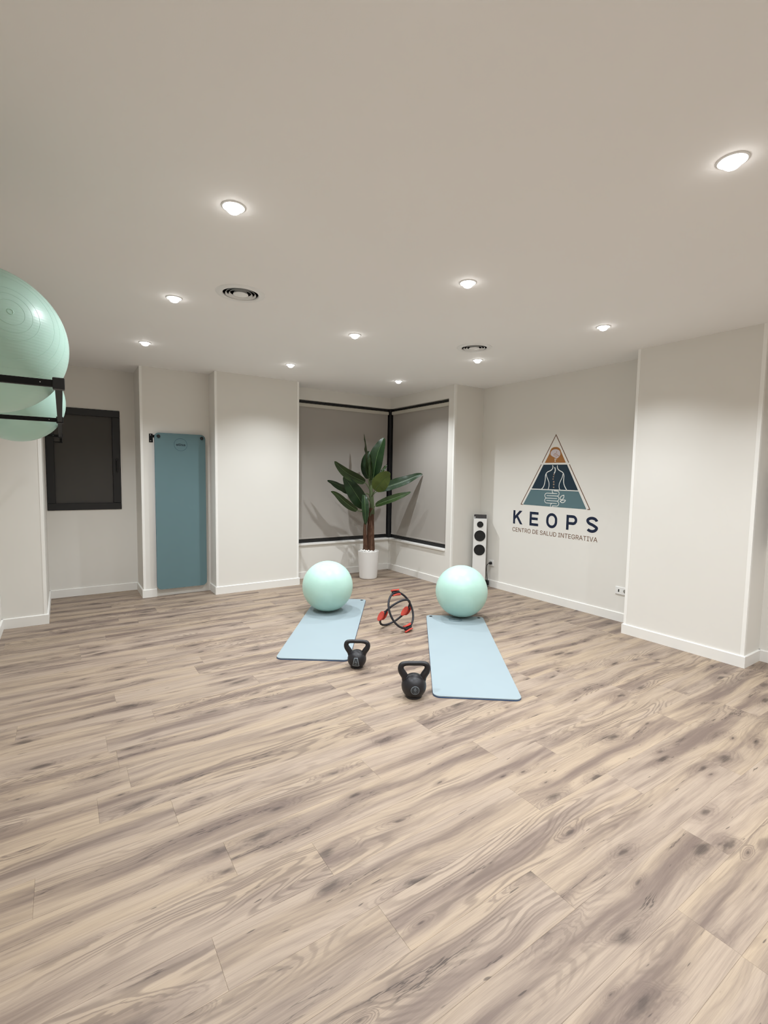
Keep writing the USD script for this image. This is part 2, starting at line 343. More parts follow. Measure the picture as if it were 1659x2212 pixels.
# floor: every board is a mesh of its own
fl = thing('floor', kind='structure')
sf = extr(ROOM.buffer(0.1, join_style=2), 0.05); sf.apply_translation([0, 0, -0.0635])
obj('subfloor', sf, M['subfloor'], fl, smooth=False)
PW, PL, GAP, BEV = 0.1855, 1.335, 0.0002, 0.0005
JOINT = {4: 1.67, 5: 1.673, 6: 0.755, 7: 1.385, 9: 0.345, 11: 0.482, 12: -0.118, 13: 0.357, 14: 0.088, 15: 0.222}   # measured end joints
row0 = -13
pid = 0
room_f = ROOM.buffer(-0.001, join_style=2)
for r in range(row0, 39):
    y0 = 0.503 - 4*PW + (r-0)*PW + 0.0   # row 4 starts at 0.503-... see JOINT
    y0 = 0.3175 + (r-4)*PW
    if y0+PW < YB or y0 > 6.47: continue
    j = JOINT.get(r, rng.uniform(0, PL))
    x = j - PL*math.ceil((j+0.6)/PL)
    while x < 4.75:
        pid += 1
        g = sbox(x+GAP/2, y0+GAP/2, x+PL-GAP/2, y0+PW-GAP/2).intersection(room_f)
        x0p = x; x += PL
        for pc in getattr(g, 'geoms', [g]):
            if pc.is_empty or pc.area < 2e-4 or pc.geom_type != 'Polygon': continue
            pc = pc.simplify(1e-5); top = pc.buffer(-BEV, join_style=2)
            if top.is_empty or top.geom_type != 'Polygon': continue
            o = np.array(pc.exterior.coords)[:-1]; t_ = np.array(top.exterior.coords)[:-1]
            n = len(o)
            if len(t_) != n: t_ = o
            # match starting vertex
            kk = int(np.argmin(np.linalg.norm(t_-o[0], axis=1))); t_ = np.roll(t_, -kk, 0)
            if np.linalg.norm(t_[1]-o[1]) > np.linalg.norm(t_[-1]-o[1]): t_ = np.roll(t_[::-1], 1, 0)
            if not Polygon(o).exterior.is_ccw: o, t_ = o[::-1], t_[::-1]
            vv = np.vstack([np.c_[o, np.full(n, -0.012)], np.c_[o, np.full(n, -BEV)], np.c_[t_, np.zeros(n)]])
            F = []
            for ring in (0, 1):
                for k in range(n):
                    a, b = ring*n+k, ring*n+(k+1) % n; F += [(a, b, b+n), (a, b+n, a+n)]
            import mapbox_earcut
            tri = np.array(mapbox_earcut.triangulate_float64(t_, np.array([n], np.uint32))).reshape(-1, 3)
            for q in tri:
                A, B, C = t_[q]; s_ = (B[0]-A[0])*(C[1]-A[1])-(B[1]-A[1])*(C[0]-A[0])
                F.append(tuple(2*n+q) if s_ > 0 else tuple(2*n+q[::-1]))
            F = np.array(F); v2 = vv[F].reshape(-1, 3); f2 = np.arange(len(v2)).reshape(-1, 3)
            uv = np.c_[v2[:, 0]-x0p+0.5+10*pid, v2[:, 1]-y0]
            obj('plank', trimesh.Trimesh(v2, f2, process=False), M['oak'], fl, smooth=False, uv=uv)

# baseboards (with a small chamfer) and white corner guards
BH, BT = 0.091, 0.014
def baseboard(name, p0, p1, e0=0.0, e1=0.0):
    """along wall from p0 to p1, interior on the right-hand side when walking OUT order reversed; e0/e1 lengthen the ends"""
    p0, p1 = np.array(p0, float), np.array(p1, float); d = (p1-p0)/np.linalg.norm(p1-p0); n = np.array([d[1], -d[0]])
    p0, p1 = p0-d*e0, p1+d*e1
    prof = [(0, 0), (BT, 0), (BT, BH-0.004), (BT-0.004, BH), (0, BH)]
    L = np.linalg.norm(p1-p0)
    m = trimesh.creation.extrude_polygon(Polygon(prof), L, engine='earcut')
    # poly x -> n, poly y -> z, extrusion -> d
    m = frame(m, [p0[0], p0[1], 0.0], [n[0], n[1], 0], [0, 0, 1], [d[0], d[1], 0])
    m.fix_normals()
    return struct(name, m, M['trim'])
side = ['left', 'left', 'left', 'back', 'back', 'back', 'back', 'back', 'back', 'back', 'right', 'right', 'right', 'right', 'right', 'right', 'right', 'front']
conv = {2, 5, 7, 8, 11, 14, 15}              # indices of outside corners in OUT
for i in range(len(OUT)):
    j = (i+1) % len(OUT)
    if i == 5:                               # under the hanging mat there is only a short piece
        baseboard('baseboard_back', OUT[5], (0.876, 5.984), 0, 0); continue
    baseboard('baseboard_'+side[i], OUT[i], OUT[j], 0, BT if j in conv else 0)
GW, GT = 0.024, 0.0022
n = 0
for i in sorted(conv):
    c = np.array(OUT[i]); a = np.array(OUT[i-1])-c; b = np.array(OUT[(i+1) % len(OUT)])-c
    a /= np.linalg.norm(a); b /= np.linalg.norm(b)
    # legs lie on both faces, standing proud by GT into the room
    z0 = BH if i != 99 else 0
    def leg(u, v):
        pts = [c - v*GT - u*GT, c + u*GW - v*GT, c + u*GW, c]
        return Polygon([tuple(q) for q in pts])
    L = unary_union([leg(a, b).buffer(1e-6), leg(b, a).buffer(1e-6)])
    g = extr(L, H-z0-0.0005); g.apply_translation([0, 0, z0])
    n += 1
    stage_name = f'trim_{n}'
    p = usdkit.mesh(stage, f'/World/{stage_name}', g, M['guard'], smooth=False).GetPrim(); setd(p, kind='structure')

# windows ---------------------------------------------------------------
def win(nm): 
    x = UsdGeom.Xform.Define(stage, '/World/'+nm).GetPrim(); setd(x, kind='structure'); return x
# window_1: small dark framed window at the left of the back wall
w1 = win('window_1')
yb, yf = 6.461+0.075, 6.461-0.012
a0, a1, b0, b1 = W1[0]+0.006, W1[1], W1[2], W1[3]
FWD = 0.078
obj('frame', cat(rbox(a0, a1, yf, yb, b1-FWD, b1), rbox(a0, a1, yf, yb, b0, b0+FWD), rbox(a0, a0+FWD, yf, yb, b0+FWD, b1-FWD), rbox(a1-FWD-0.004, a1, yf, yb, b0+FWD, b1-FWD)), M['frame'], w1, smooth=False)
obj('pane', bx(a0+FWD, a1-FWD, yf+0.030, yf+0.036, b0+FWD, b1-FWD), M['dark_pane'], w1, smooth=False)
obj('handle', cat(rbox(a1-0.052, a1-0.026, yf-0.012, yf, 1.50, 1.58), rbox(a1-0.046, a1-0.032, yf-0.040, yf-0.012, 1.545, 1.56), rbox(a1-0.048, a1-0.030, yf-0.046, yf-0.032, 1.43, 1.56, 0.005)), M['black_plastic'], w1, smooth=False)
# window_2 and window_3: the two halves of the corner window, black frame, glass behind the blinds
w2 = win('window_2'); w3 = win('window_3')
z0, z1 = NL[2], NL[3]
cx, cy = 4.156+WD, 6.053+WD                  # outer corner of the recess
obj('bottom_rail', rbox(2.53, cx-0.05, cy-0.045, cy-0.001, z0+0.012, z0+0.085), M['frame'], w2, smooth=False)
obj('top_rail', rbox(2.53, cx-0.05, cy-0.045, cy-0.001, z1-0.075, z1-0.001), M['frame'], w2, smooth=False)
obj('stile', rbox(2.528, 2.60, cy-0.045, cy-0.001, z0+0.085, z1-0.075), M['frame'], w2, smooth=False)
obj('corner_post', rbox(cx-0.105, cx-0.001, cy-0.105, cy-0.001, z0+0.012, z1-0.001), M['frame'], w2, smooth=False)
obj('pane', bx(2.60, cx-0.10, cy-0.03, cy-0.024, z0+0.08, z1-0.07), M['glass'], w2, smooth=False)
obj('sill', rbox(2.526, cx-0.0005, 6.053-0.022, cy-0.001, z0-0.016, z0+0.010, 0.003), M['trim'], w2, smooth=False)
obj('bottom_rail', rbox(cx-0.045, cx-0.001, 4.732, cy-0.106, z0+0.012, z0+0.085), M['frame'], w3, smooth=False)
obj('top_rail', rbox(cx-0.045, cx-0.001, 4.732, cy-0.106, z1-0.075, z1-0.001), M['frame'], w3, smooth=False)
obj('stile', rbox(cx-0.045, cx-0.001, 4.732, 4.80, z0+0.085, z1-0.075), M['frame'], w3, smooth=False)
obj('pane', bx(cx-0.03, cx-0.024, 4.80, cy-0.10, z0+0.08, z1-0.07), M['glass'], w3, smooth=False)
obj('sill', rbox(4.156-0.022, cx-0.001, 4.732, 6.053-0.0235, z0-0.016, z0+0.010, 0.003), M['trim'], w3, smooth=False)
# window_4: dark framed window on the right wall, only its edge is in view
w4 = win('window_4')
obj('frame', cat(rbox(4.615, 4.676, 1.355, 1.413, 0.922, 1.518), rbox(4.615, 4.676, 0.702, 0.76, 0.922, 1.518), rbox(4.615, 4.676, 0.76, 1.355, 1.46, 1.518), rbox(4.615, 4.676, 0.76, 1.355, 0.922, 0.98)), M['frame'], w4, smooth=False)
obj('pane', bx(4.645, 4.652, 0.76, 1.355, 0.98, 1.46), M['dark_pane'], w4, smooth=False)

# ------------------------------------------------------------------ roller blinds
def blind(label, along, lo, hi, plane, out):
    """along 'x' or 'y'; fabric in a plane just in front of the frame"""
    zt, zb = 2.395, 0.562
    R = (lambda a0, a1, b0, b1, c0, c1, r=0.004: rbox(a0, a1, b0, b1, c0, c1, r)) if along == 'x' else (lambda a0, a1, b0, b1, c0, c1, r=0.004: rbox(b0, b1, a0, a1, c0, c1, r))
    mid = (lo+hi)/2
    t = thing('roller_blind', label, 'blind', (mid, plane, 0) if along == 'x' else (plane, mid, 0), group='roller blinds of the corner window')
    a, b = lo-mid, hi-mid
    obj('cassette', R(a, b, *sorted((out*0.048, 0.0)), zt-0.045, zt+0.002, 0.008), M['cassette'], t, smooth=False)
    f0, f1 = sorted((out*0.018, out*0.020))
    obj('fabric', R(a+0.012, b-0.006, f0, f1, zb, zt-0.035, 0.0004), M['blind'], t, smooth=False)
    f0, f1 = sorted((out*0.013, out*0.025))
    obj('bottom_bar', R(a+0.012, b-0.006, f0, f1, zb-0.022, zb, 0.004), M['blind'], t, smooth=False)
    return t
blind('lowered grey fabric roller blind on the corner window, left of the black corner post', 'x', 2.532, 4.137, 6.053+0.052, -1)
blind('lowered grey fabric roller blind on the corner window, right of the black corner post', 'y', 4.738, 6.030, 4.156+0.052, -1)

# ------------------------------------------------------------------ ceiling spots
POS = {0: ('back', 0), 1: ('second', 0)}
lab_row = ['in the back row', 'in the second row from the back', 'in the third row from the back', 'in the front row', 'behind the viewer']
lab_col = ['left', 'middle', 'right']
def lamp_parts(t):
    ring = lathe([(0.0405, 0.0), (0.0405, -0.003), (0.047, -0.0045), (0.052, -0.002), (0.052, 0.0)], 40)
    obj('trim_ring', ring, M['lamp_white'], t)
    cone = lathe([(0.0400, -0.001), (0.0345, 0.020), (0.030, 0.034), (0.033, 0.036), (0.0415, 0.002), (0.0400, -0.001)], 40)
    obj('reflector', cone, M['lamp_white'], t)
    bulb = lathe([(0.0, -0.030), (0.010, -0.0295), (0.020, -0.026), (0.028, -0.019), (0.0325, -0.008), (0.0335, 0.004), (0.030, 0.018), (0.026, 0.033), (0.0, 0.033)], 32)
    obj('bulb', bulb, M['bulb'], t)
LAMP_LABEL = {}
first_lamp = None
for k, (x, y) in enumerate(LAMPS):
    ri, ci = ROWS.index(y), COLS.index(x)
    if ri == 3 and ci == 1: lb = 'lit recessed white ceiling spot nearest the viewer, high above the right pillar'
    elif ri == 0 and ci == 2: lb = 'lit recessed white ceiling spot above the potted banana plant in the corner'
    elif ri == 0: lb = f'lit recessed white ceiling spot, {lab_col[ci]} one of the row closest to the mat wall'
    elif ri == 1 and ci == 2: lb = 'lit recessed white ceiling spot just behind the right round air vent'
    elif ri == 1 and ci == 0: lb = 'lit recessed white ceiling spot to the left of the left round air vent'
    elif ri == 1: lb = 'lit recessed white ceiling spot between the two round air vents'
    elif ri == 2: lb = ['lit recessed white ceiling spot nearest the viewer on the left side of the ceiling', 'lit recessed white ceiling spot in the middle of the ceiling, third from the window corner', 'lit recessed white ceiling spot near the emblem wall, by the top of the right pillar'][ci]
    else: lb = f'recessed white ceiling spot overhead, {lab_col[ci]} one {"above" if ri == 3 else "behind"} the viewer'
    t = thing('ceiling_spot', lb, 'ceiling light', (x, y, H), group='recessed ceiling spots')
    lamp_parts(t)
    # the beam profile of the lamp: a bright core and a wider, weaker spill
    for nm, part, cone, soft in (('beam', BEAM, 50.0, 1.0), ('spill', SPILL, 66.0, 0.65)):
        L = UsdLux.SphereLight.Define(stage, str(t.GetPath())+'/'+nm)
        L.AddTranslateOp().Set(Gf.Vec3d(0, 0, -0.052))
        L.CreateRadiusAttr(0.016); L.CreateIntensityAttr(LAMP*part*15.5); L.CreateColorAttr(Gf.Vec3f(*LAMP_COLOR))
        sh = UsdLux.ShapingAPI.Apply(L.GetPrim()); sh.CreateShapingConeAngleAttr(cone); sh.CreateShapingConeSoftnessAttr(soft)

# ------------------------------------------------------------------ round air vents
for (x, y), lb in zip(VENTS, ('round white concentric ring ceiling vent on the left, the larger looking one', 'round white concentric ring ceiling vent on the right, just in front of a ceiling spot')):
    t = thing('air_vent', lb, 'air vent', (x, y, H), group='round ceiling air vents')
    obj('flange', lathe([(0.112, 0.004), (0.112, -0.004), (0.118, -0.009), (0.135, -0.010), (0.154, -0.004), (0.157, 0.0), (0.118, 0.0), (0.1175, 0.004)], 64), M['lamp_white'], t)
    for r0 in (0.094, 0.072):
        obj('ring', lathe([(r0, -0.006), (r0+0.003, -0.0075), (r0-0.003, 0.003), (r0-0.006, 0.003), (r0, -0.006)], 56), M['lamp_white'], t)
    obj('center_disc', lathe([(0.0, -0.012), (0.035, -0.012), (0.048, -0.008), (0.046, -0.004), (0.040, 0.008), (0.0, 0.008)], 48), M['lamp_white'], t)
    obj('duct', lathe([(0.1165, 0.001), (0.1165, 0.16), (0.0, 0.16), (0.0, 0.165), (0.1175, 0.165), (0.1175, 0.001), (0.1165, 0.001)], 40), M['duct'], t)
    obj('bracket', cat(bx(-0.112, 0.112, -0.004, 0.004, 0.008, 0.012), bx(-0.004, 0.004, -0.112, 0.112, 0.008, 0.012)), M['duct'], t, smooth=False)

# ------------------------------------------------------------------ exercise balls
BR = 0.262
def ball(label, c, axis=(0, 0, 1), group=None, valve=False, rings=()):
    t = thing('exercise_ball', label, 'exercise ball', c, group='mint exercise balls')
    z = np.array(axis, float); z /= np.linalg.norm(z); x = np.cross(z, [0.3, 0.9, 0.1]); x /= np.linalg.norm(x); y = np.cross(z, x)
    s = trimesh.creation.uv_sphere(BR, count=[64, 96])
    obj('shell', frame(s, [0, 0, 0], x, y, z), M['ball'], t, smooth=True)
    if valve:
        v = lathe([(0.0, BR-0.002), (0.0065, BR-0.002), (0.0085, BR+0.0012), (0.0105, BR+0.0004), (0.0125, BR-0.002)], 24)
        obj('valve', frame(v, [0, 0, 0], x, y, z), M['ball_ring'], t)
    rr = []
    for ang in rings:
        a = np.arange(72)*2*np.pi/72; q = math.radians(ang)
        pts = np.stack([BR*math.sin(q)*np.cos(a), BR*math.sin(q)*np.sin(a), np.full(72, BR*math.cos(q))], 1)
        rr.append(tube(pts, 0.0005, 6, closed=True))
    for g_ in rr: obj('ridge', frame(g_, [0, 0, 0], x, y, z), M['ball_ring'], t)
    return t
MT = 0.013
ball('mint green exercise ball resting on the far end of the left floor mat', (2.279, 4.424, BR+MT), (0.2, 0.1, 1), rings=(35, 90))
ball('mint green exercise ball resting at the far end of the right floor mat', (3.352, 3.548, BR+MT), (0.1, 0.3, 1), rings=(35, 90))
ball('mint green exercise ball at the front of the black wall rack, valve facing the room', (-0.223, 2.312, 1.905), (0.363, -0.907, 0.215), valve=True, rings=(9.5, 15, 20.5, 34, 41, 50))
ball('mint green exercise ball farther back on the black wall rack, lower in view', (-0.225, 3.90, 1.878), (0.75, 0.25, -0.62), rings=(14, 20, 26, 33))

# ------------------------------------------------------------------ wall rack for the balls
rk = thing('ball_rack', 'black steel tube wall rack carrying two mint exercise balls on the left wall', 'rack', (-0.486, 3.4, 1.72))
RZ, HB = 0.0, 0.011
def rb(x0, x1, y0, y1, z0=-HB, z1=HB): return rbox(x0+0.486, x1+0.486, y0-3.4, y1-3.4, z0, z1, 0.002)
obj('side_bar', rb(0.0-HB, 0.0+HB, 1.957, 4.86), M['black_steel'], rk, smooth=False)
obj('side_bar', rb(-0.455-HB, -0.455+HB, 1.957, 4.86), M['black_steel'], rk, smooth=False)
for yy in (1.957, 3.345, 4.85):
    obj('cross_bar', rb(-0.486, 0.0-HB, yy-HB, yy+HB), M['black_steel'], rk, smooth=False)
    obj('corner_cap', rb(-0.017, 0.017, yy-0.017, yy+0.017, -0.018, 0.019), M['black_plastic'], rk, smooth=False)
    obj('wall_plate', rb(-0.4859, -0.480, yy-0.035, yy+0.035, -0.07, 0.05), M['black_steel'], rk, smooth=False)
    s_ = trimesh.creation.cylinder(0.0018, 0.002, sections=12); s_.apply_transform(trimesh.transformations.rotation_matrix(math.pi/2, [1, 0, 0]))
    s_.apply_translation([-0.05+0.486, yy-HB-0.001-3.4, 0.0]); obj('screw', s_, M['screw'], rk)
obj('end_foot', cat(rb(-0.006, 0.012, 4.86, 4.88, -0.050, 0.011), rb(-0.05, 0.014, 4.862, 4.878, -0.058, -0.046)), M['black_steel'], rk, smooth=False)

# ------------------------------------------------------------------ exercise mats
ML, MW = 1.83, 0.575
def rrect(w, l, r):
    return sbox(-w/2+r, -l/2+r, w/2-r, l/2-r).buffer(r, 12)
EY = [(-MW/2+0.045, ML/2-0.045), (MW/2-0.045, ML/2-0.045)]
def print_logo(mat, t, z, sgn=1):
    """ring and lettering printed at the head of the mat"""
    ring = Point(0, 0).buffer(0.066, 40).difference(Point(0, 0).buffer(0.0595, 40))
    rg = extr(ring, 0.0006); 
    tx = meshkit.text_mesh('elina', 0.030, 0.0006, bold=True)
    b = tx.bounds; tx.apply_translation([-(b[0, 0]+b[1, 0])/2, -(b[0, 1]+b[1, 1])/2, 0]); tx.apply_scale([1.28, 0.9, 1])
    for nm, g in (('printed_ring', rg), ('printed_word', tx)):
        g = g.copy(); g.apply_translation([0, ML/2-0.135, z]); obj(nm, g, mat, t, smooth=False)
def floor_mat_obj(label, c, ang):
    t = thing('exercise_mat', label, 'exercise mat', c, ang, group='mats laid out on the floor')
    sh = rrect(MW, ML, 0.05)
    for e in EY: sh = sh.difference(Point(*e).buffer(0.0095, 20))
    lo = extr(sh, 0.0075); obj('underside', lo, M['mat_dark'], t, smooth=False)
    hi = extr(sh.buffer(-0.001), 0.0055); hi.apply_translation([0, 0, 0.0075]); obj('top_face', hi, M['mat_light'], t, smooth=False)
    for e in EY:
        g = lathe([(0.009, 0.001), (0.009, 0.0135), (0.012, 0.0145), (0.0165, 0.0140), (0.0175, 0.0131), (0.009, 0.0131)], 28); g.apply_translation([e[0], e[1], 0])
        obj('eyelet', g, M['black_plastic'], t)
        d = trimesh.creation.cylinder(0.0089, 0.001, sections=24); d.apply_translation([e[0], e[1], 0.0012]); obj('eyelet_hole', d, M['black_plastic'], t)
    print_logo(M['mat_print_floor'], t, 0.0131)
    return t
# long axis direction (0.609, 0.793) for the right mat, (0.583, 0.812) for the left one
def place(nl, nr, dirv):
    nl, nr, d = np.array(nl), np.array(nr), np.array(dirv)/np.linalg.norm(dirv)
    c = (nl+nr)/2 + d*ML/2
    return (c[0], c[1], 0.0), math.atan2(-d[0], d[1])
c_, a_ = place((1.960, 2.312), (2.424, 1.970), (0.6085, 0.7935)); floor_mat_obj('light blue exercise mat on the floor on the right, beside the larger kettlebell', c_, a_)
c_, a_ = place((1.344, 3.463), (1.790, 3.124), (0.584, 0.812)); floor_mat_obj('light blue exercise mat on the floor on the left, beside the smaller kettlebell', c_, a_)

# the mat hanging on the back wall, on its hook rail
hm = thing('hanging_mat', 'steel blue exercise mat hanging upright by its eyelets against the back wall', 'exercise mat', (1.148, 5.984, 0.085))
HW, HL = 0.550, 1.792
sh = rrect(HW, HL, 0.05)
EH = [(-HW/2+0.042, HL/2-0.040), (HW/2-0.042, HL/2-0.040)]
for e in EH: sh = sh.difference(Point(*e).buffer(0.010, 20))
def upright(m, d0): return frame(m, [0, -d0, HL/2], [1, 0, 0], [0, 0, 1], [0, -1, 0])
obj('back_face', upright(extr(sh, 0.007), 0.040), M['mat_dark'], hm, smooth=False)
obj('front_face', upright(extr(sh.buffer(-0.0008), 0.007), 0.047), M['mat_wall'], hm, smooth=False)
for e in EH:
    g = lathe([(0.0095, 0.0), (0.0095, 0.002), (0.018, 0.0015), (0.019, 0.0), (0.0095, 0.0)], 28); g.apply_translation([e[0], e[1], 0.0001]); obj('eyelet', upright(g, 0.054), M['black_plastic'], hm)
ring = extr(Point(0, 0).buffer(0.073, 40).difference(Point(0, 0).buffer(0.0675, 40)), 0.0005)
tx = meshkit.text_mesh('elina', 0.030, 0.0006, bold=True); b = tx.bounds; tx.apply_translation([-(b[0, 0]+b[1, 0])/2, -(b[0, 1]+b[1, 1])/2, 0]); tx.apply_scale([1.10, 0.85, 1])
for nm, g, mt_ in (('printed_ring', ring, 'mat_print'), ('printed_word', tx, 'mat_word')):
    g = g.copy(); g.apply_translation([0.0, HL/2-0.125, 0]); obj(nm, upright(g, 0.0541), M[mt_], hm, smooth=False)
hr = thing('mat_hook_rail', 'black steel hook rail with two pegs behind the hanging blue mat', 'hook rail', (1.148, 5.984, 1.835))
obj('plate', cat(rbox(-0.322, 0.27, -0.006, -0.0002, -0.012, 0.016, 0.001), rbox(-0.322, -0.285, -0.008, -0.0002, -0.068, 0.028, 0.002)), M['black_steel'], hr, smooth=False)
for z_ in (-0.052, 0.014):
    s_ = trimesh.creation.cylinder(0.0045, 0.002, sections=14); s_.apply_transform(trimesh.transformations.rotation_matrix(math.pi/2, [1, 0, 0])); s_.apply_translation([-0.307, -0.009, z_]); obj('screw', s_, M['screw'], hr)
for e in EH:
    q = tube([[e[0], -0.004, 0.002], [e[0], -0.040, 0.002], [e[0], -0.064, 0.002]], 0.0062, 12); cap_ = lathe([(0.0, 0.0), (0.0155, 0.0), (0.0165, 0.003), (0.0165, 0.007), (0.013, 0.010), (0.0, 0.011)], 28); obj('peg', q, M['black_steel'], hr); obj('peg_knob', frame(cap_, [e[0], -0.060, 0.0], [1, 0, 0], [0, 0, 1], [0, -1, 0]), M['black_plastic'], hr)

# ------------------------------------------------------------------ kettlebells
def kettlebell(label, loc, rot, R, hw, hh, rh, badge):
    """R body radius, hw half width of handle at the top, hh height of handle centre line, rh handle radius"""
    t = thing('kettlebell', label, 'kettlebell', loc, rot, group='black kettlebells on the floor')
    zc = R*0.90
    prof = [(0.0, 0.0), (R*0.62, 0.0), (R*0.68, 0.004)]
    for a in np.linspace(-52, 90, 22): prof.append((R*math.cos(math.radians(a)), zc+R*math.sin(math.radians(a))*0.98))
    prof[-1] = (0.0, prof[-1][1])
    body = man(lathe(prof, 64))
    zb = zc+R*0.62
    pts = [(-R*0.70, zb-R*0.12), (-hw*0.80, zb+(hh-zb)*0.30), (-hw*0.98, zb+(hh-zb)*0.66), (-hw*0.90, hh-rh*0.55), (-hw*0.66, hh), (0, hh+rh*0.10),
           (hw*0.66, hh), (hw*0.90, hh-rh*0.55), (hw*0.98, zb+(hh-zb)*0.66), (hw*0.80, zb+(hh-zb)*0.30), (R*0.70, zb-R*0.12)]
    c = spline([(x, 0, z) for x, z in pts], 44)
    s = np.abs(np.linspace(-1, 1, 44)); rad = rh*(1.0+0.55*np.clip((s-0.30)/0.45, 0, 1))
    sph = [Manifold.sphere(float(rr), 20).translate([float(v) for v in p]) for p, rr in zip(c, rad)]
    hull = [Manifold.batch_hull([sph[i], sph[i+1]]) for i in range(len(sph)-1)]
    allm = hull[0]
    for h_ in hull[1:]: allm = allm + h_
    neck = Manifold.batch_hull([Manifold.sphere(R*0.42, 24).translate([-R*0.30, 0, zc+R*0.45]), Manifold.sphere(R*0.42, 24).translate([R*0.30, 0, zc+R*0.45])])
    allm = (allm + body + neck)
    allm = allm.trim_by_plane([0, 0, 1], 0.0).refine_to_length(0.006)
    m = tm(allm); trimesh.smoothing.filter_taubin(m, lamb=0.5, nu=0.52, iterations=14)
    m.apply_translation([0, 0, -m.bounds[0, 2]])
    obj('body', m, M['bell'], t, smooth=True)
    # badge on the front (local -y), wrapped on the sphere
    def wrap(g, off):
        v = g.vertices.copy(); ox = v[:, 0]; oz = v[:, 1]; d = v[:, 2]
        yy = np.sqrt(np.maximum((R+off)**2-ox**2-(oz)**2, 1e-6))
        g = g.copy(); g.vertices = np.stack([ox, -(yy+d), oz+zc], 1); g.fix_normals(); return g
    def dense(poly, h):
        return extr(poly, h).subdivide_to_size(0.008) if h else None
    if badge == '6':
        plate = Point(0, 0).buffer(R*0.34, 24); rim = plate.difference(plate.buffer(-R*0.035))
        tx = meshkit.text_mesh('6', R*0.26, 0.0014); tz = 0.10*R
        small = meshkit.text_mesh('KG', R*0.11, 0.0014); sz = -0.20*R
    else:
        plate = Polygon([(-R*0.31, -R*0.42), (R*0.31, -R*0.42), (R*0.14, R*0.38), (-R*0.14, R*0.38)]).buffer(R*0.06, 8); rim = plate.difference(plate.buffer(-R*0.07))
        tx = meshkit.text_mesh('4', R*0.30, 0.0014); tz = 0.02*R
        small = meshkit.text_mesh('KG', R*0.12, 0.0014); sz = -0.26*R
    obj('badge', wrap(dense(plate, 0.0012), 0.0006), M['bell_badge'], t, smooth=30)
    obj('badge_rim', wrap(dense(rim, 0.0022), 0.0008), M['bell_grey'], t, smooth=30)
    for g, zz_ in ((tx, tz), (small, sz)):
        b = g.bounds; g.apply_translation([-(b[0, 0]+b[1, 0])/2, zz_-(b[0, 1]+b[1, 1])/2, 0]); obj('number' if g is tx else 'unit', wrap(g.subdivide_to_size(0.006), 0.0014), M['bell_grey'], t, smooth=30)
    return t
KA = -math.atan2(1.80, 2.6)
kettlebell('smaller black kettlebell with a tapered grey badge, by the corner of the left mat', (1.800, 3.010, 0), KA-0.04, 0.0700, 0.083, 0.1935, 0.0135, '4')
kettlebell('larger black kettlebell with a round number 6 badge, beside the right mat', (1.870, 2.400, 0), KA+0.06, 0.0810, 0.0890, 0.2190, 0.0150, '6')

# ------------------------------------------------------------------ pilates rings
def hoop(label, c, nrm, R, angs, flip=False):
    t = thing('pilates_ring', label, 'pilates ring', c, group='crossed pilates rings')
    n = np.array(nrm, float); n /= np.linalg.norm(n); a = np.cross(n, [0, 0, 1.0]); a /= np.linalg.norm(a); b = np.cross(n, a)
    th = np.arange(96)*2*np.pi/96
    obj('hoop', tube(R*(np.cos(th)[:, None]*a+np.sin(th)[:, None]*b), 0.0098, 14, closed=True), M['hoop'], t, smooth=True)
    for g in angs:
        q = math.radians(g); rad = math.cos(q)*a+math.sin(q)*b; tan = -math.sin(q)*a+math.cos(q)*b
        blk = rbox(-0.050, 0.050, -0.015, 0.015, -0.013, 0.013, 0.006); obj('handle_core', frame(blk, R*rad, tan, n, rad), M['hoop'], t, smooth=False)
        for sgn in (1, -1):
            # oval pad bent a little round the hoop
            ov = affinity.scale(Point(0, 0).buffer(1.0, 20), 0.058, 0.028)
            m = extr(ov.buffer(-0.004), 0.012).subdivide_to_size(0.012)
            edge = extr(ov, 0.006).subdivide_to_size(0.012); edge.apply_translation([0, 0, 0.002]); m = cat(m, edge)
            v = m.vertices; v[:, 2] += 0.11*v[:, 0]**2/0.056; m.vertices = v
            obj('pad', frame(m, (R+sgn*0.014)*rad, tan, n, rad*sgn), M['pad_red'], t, smooth=40)
    return t
hoop('upright black pilates ring with red pads at its top and bottom', (2.593, 3.545, 0.1865), (-0.2909, 0.845, -0.4487), 0.17, (275.5, 88.0))
hoop('black pilates ring slanting through the upright one, its red pads at left and right', (2.5715, 3.6096, 0.1516), (-0.1521, 0.796, 0.5858), 0.17, (182.0, 8.0))

# ------------------------------------------------------------------ banana plant
rH = np.array([0.8304, -0.5572, 0.0]); tH = np.array([-0.5572, -0.8304, 0.0]); zH = np.array([0, 0, 1.0])
pl = thing('potted_plant', 'tall artificial banana plant in a tapered white pot in the window corner', 'potted plant', (3.54, 5.64, 0))
def L3(pts): return np.array([p[0]*rH+p[1]*tH+p[2]*zH for p in pts])
obj('pot', lathe([(0.0, 0.0), (0.112, 0.0), (0.121, 0.006), (0.126, 0.03), (0.148, 0.372), (0.149, 0.384), (0.145, 0.388), (0.140, 0.384), (0.135, 0.34), (0.0, 0.33)], 72), M['pot'], pl, smooth=40)
pb = []
pr = random.Random(3)
for k in range(130):
    a = pr.uniform(0, 2*math.pi); r_ = 0.128*math.sqrt(pr.random()); s_ = pr.uniform(0.011, 0.019)
    q = trimesh.creation.icosphere(1, 1.0); q.vertices *= 1+0.25*(meshkit.noise(q.vertices*1.3+k*3.1, k)[:, None]-0.5)
    q.apply_scale([s_, s_*pr.uniform(0.7, 1.0), s_*pr.uniform(0.55, 0.8)]); q.apply_transform(trimesh.transformations.random_rotation_matrix(np.array([pr.random(), pr.random(), pr.random()])))
    q.apply_translation([r_*math.cos(a), r_*math.sin(a), 0.374+pr.uniform(-0.004, 0.018)]); pb.append(q)
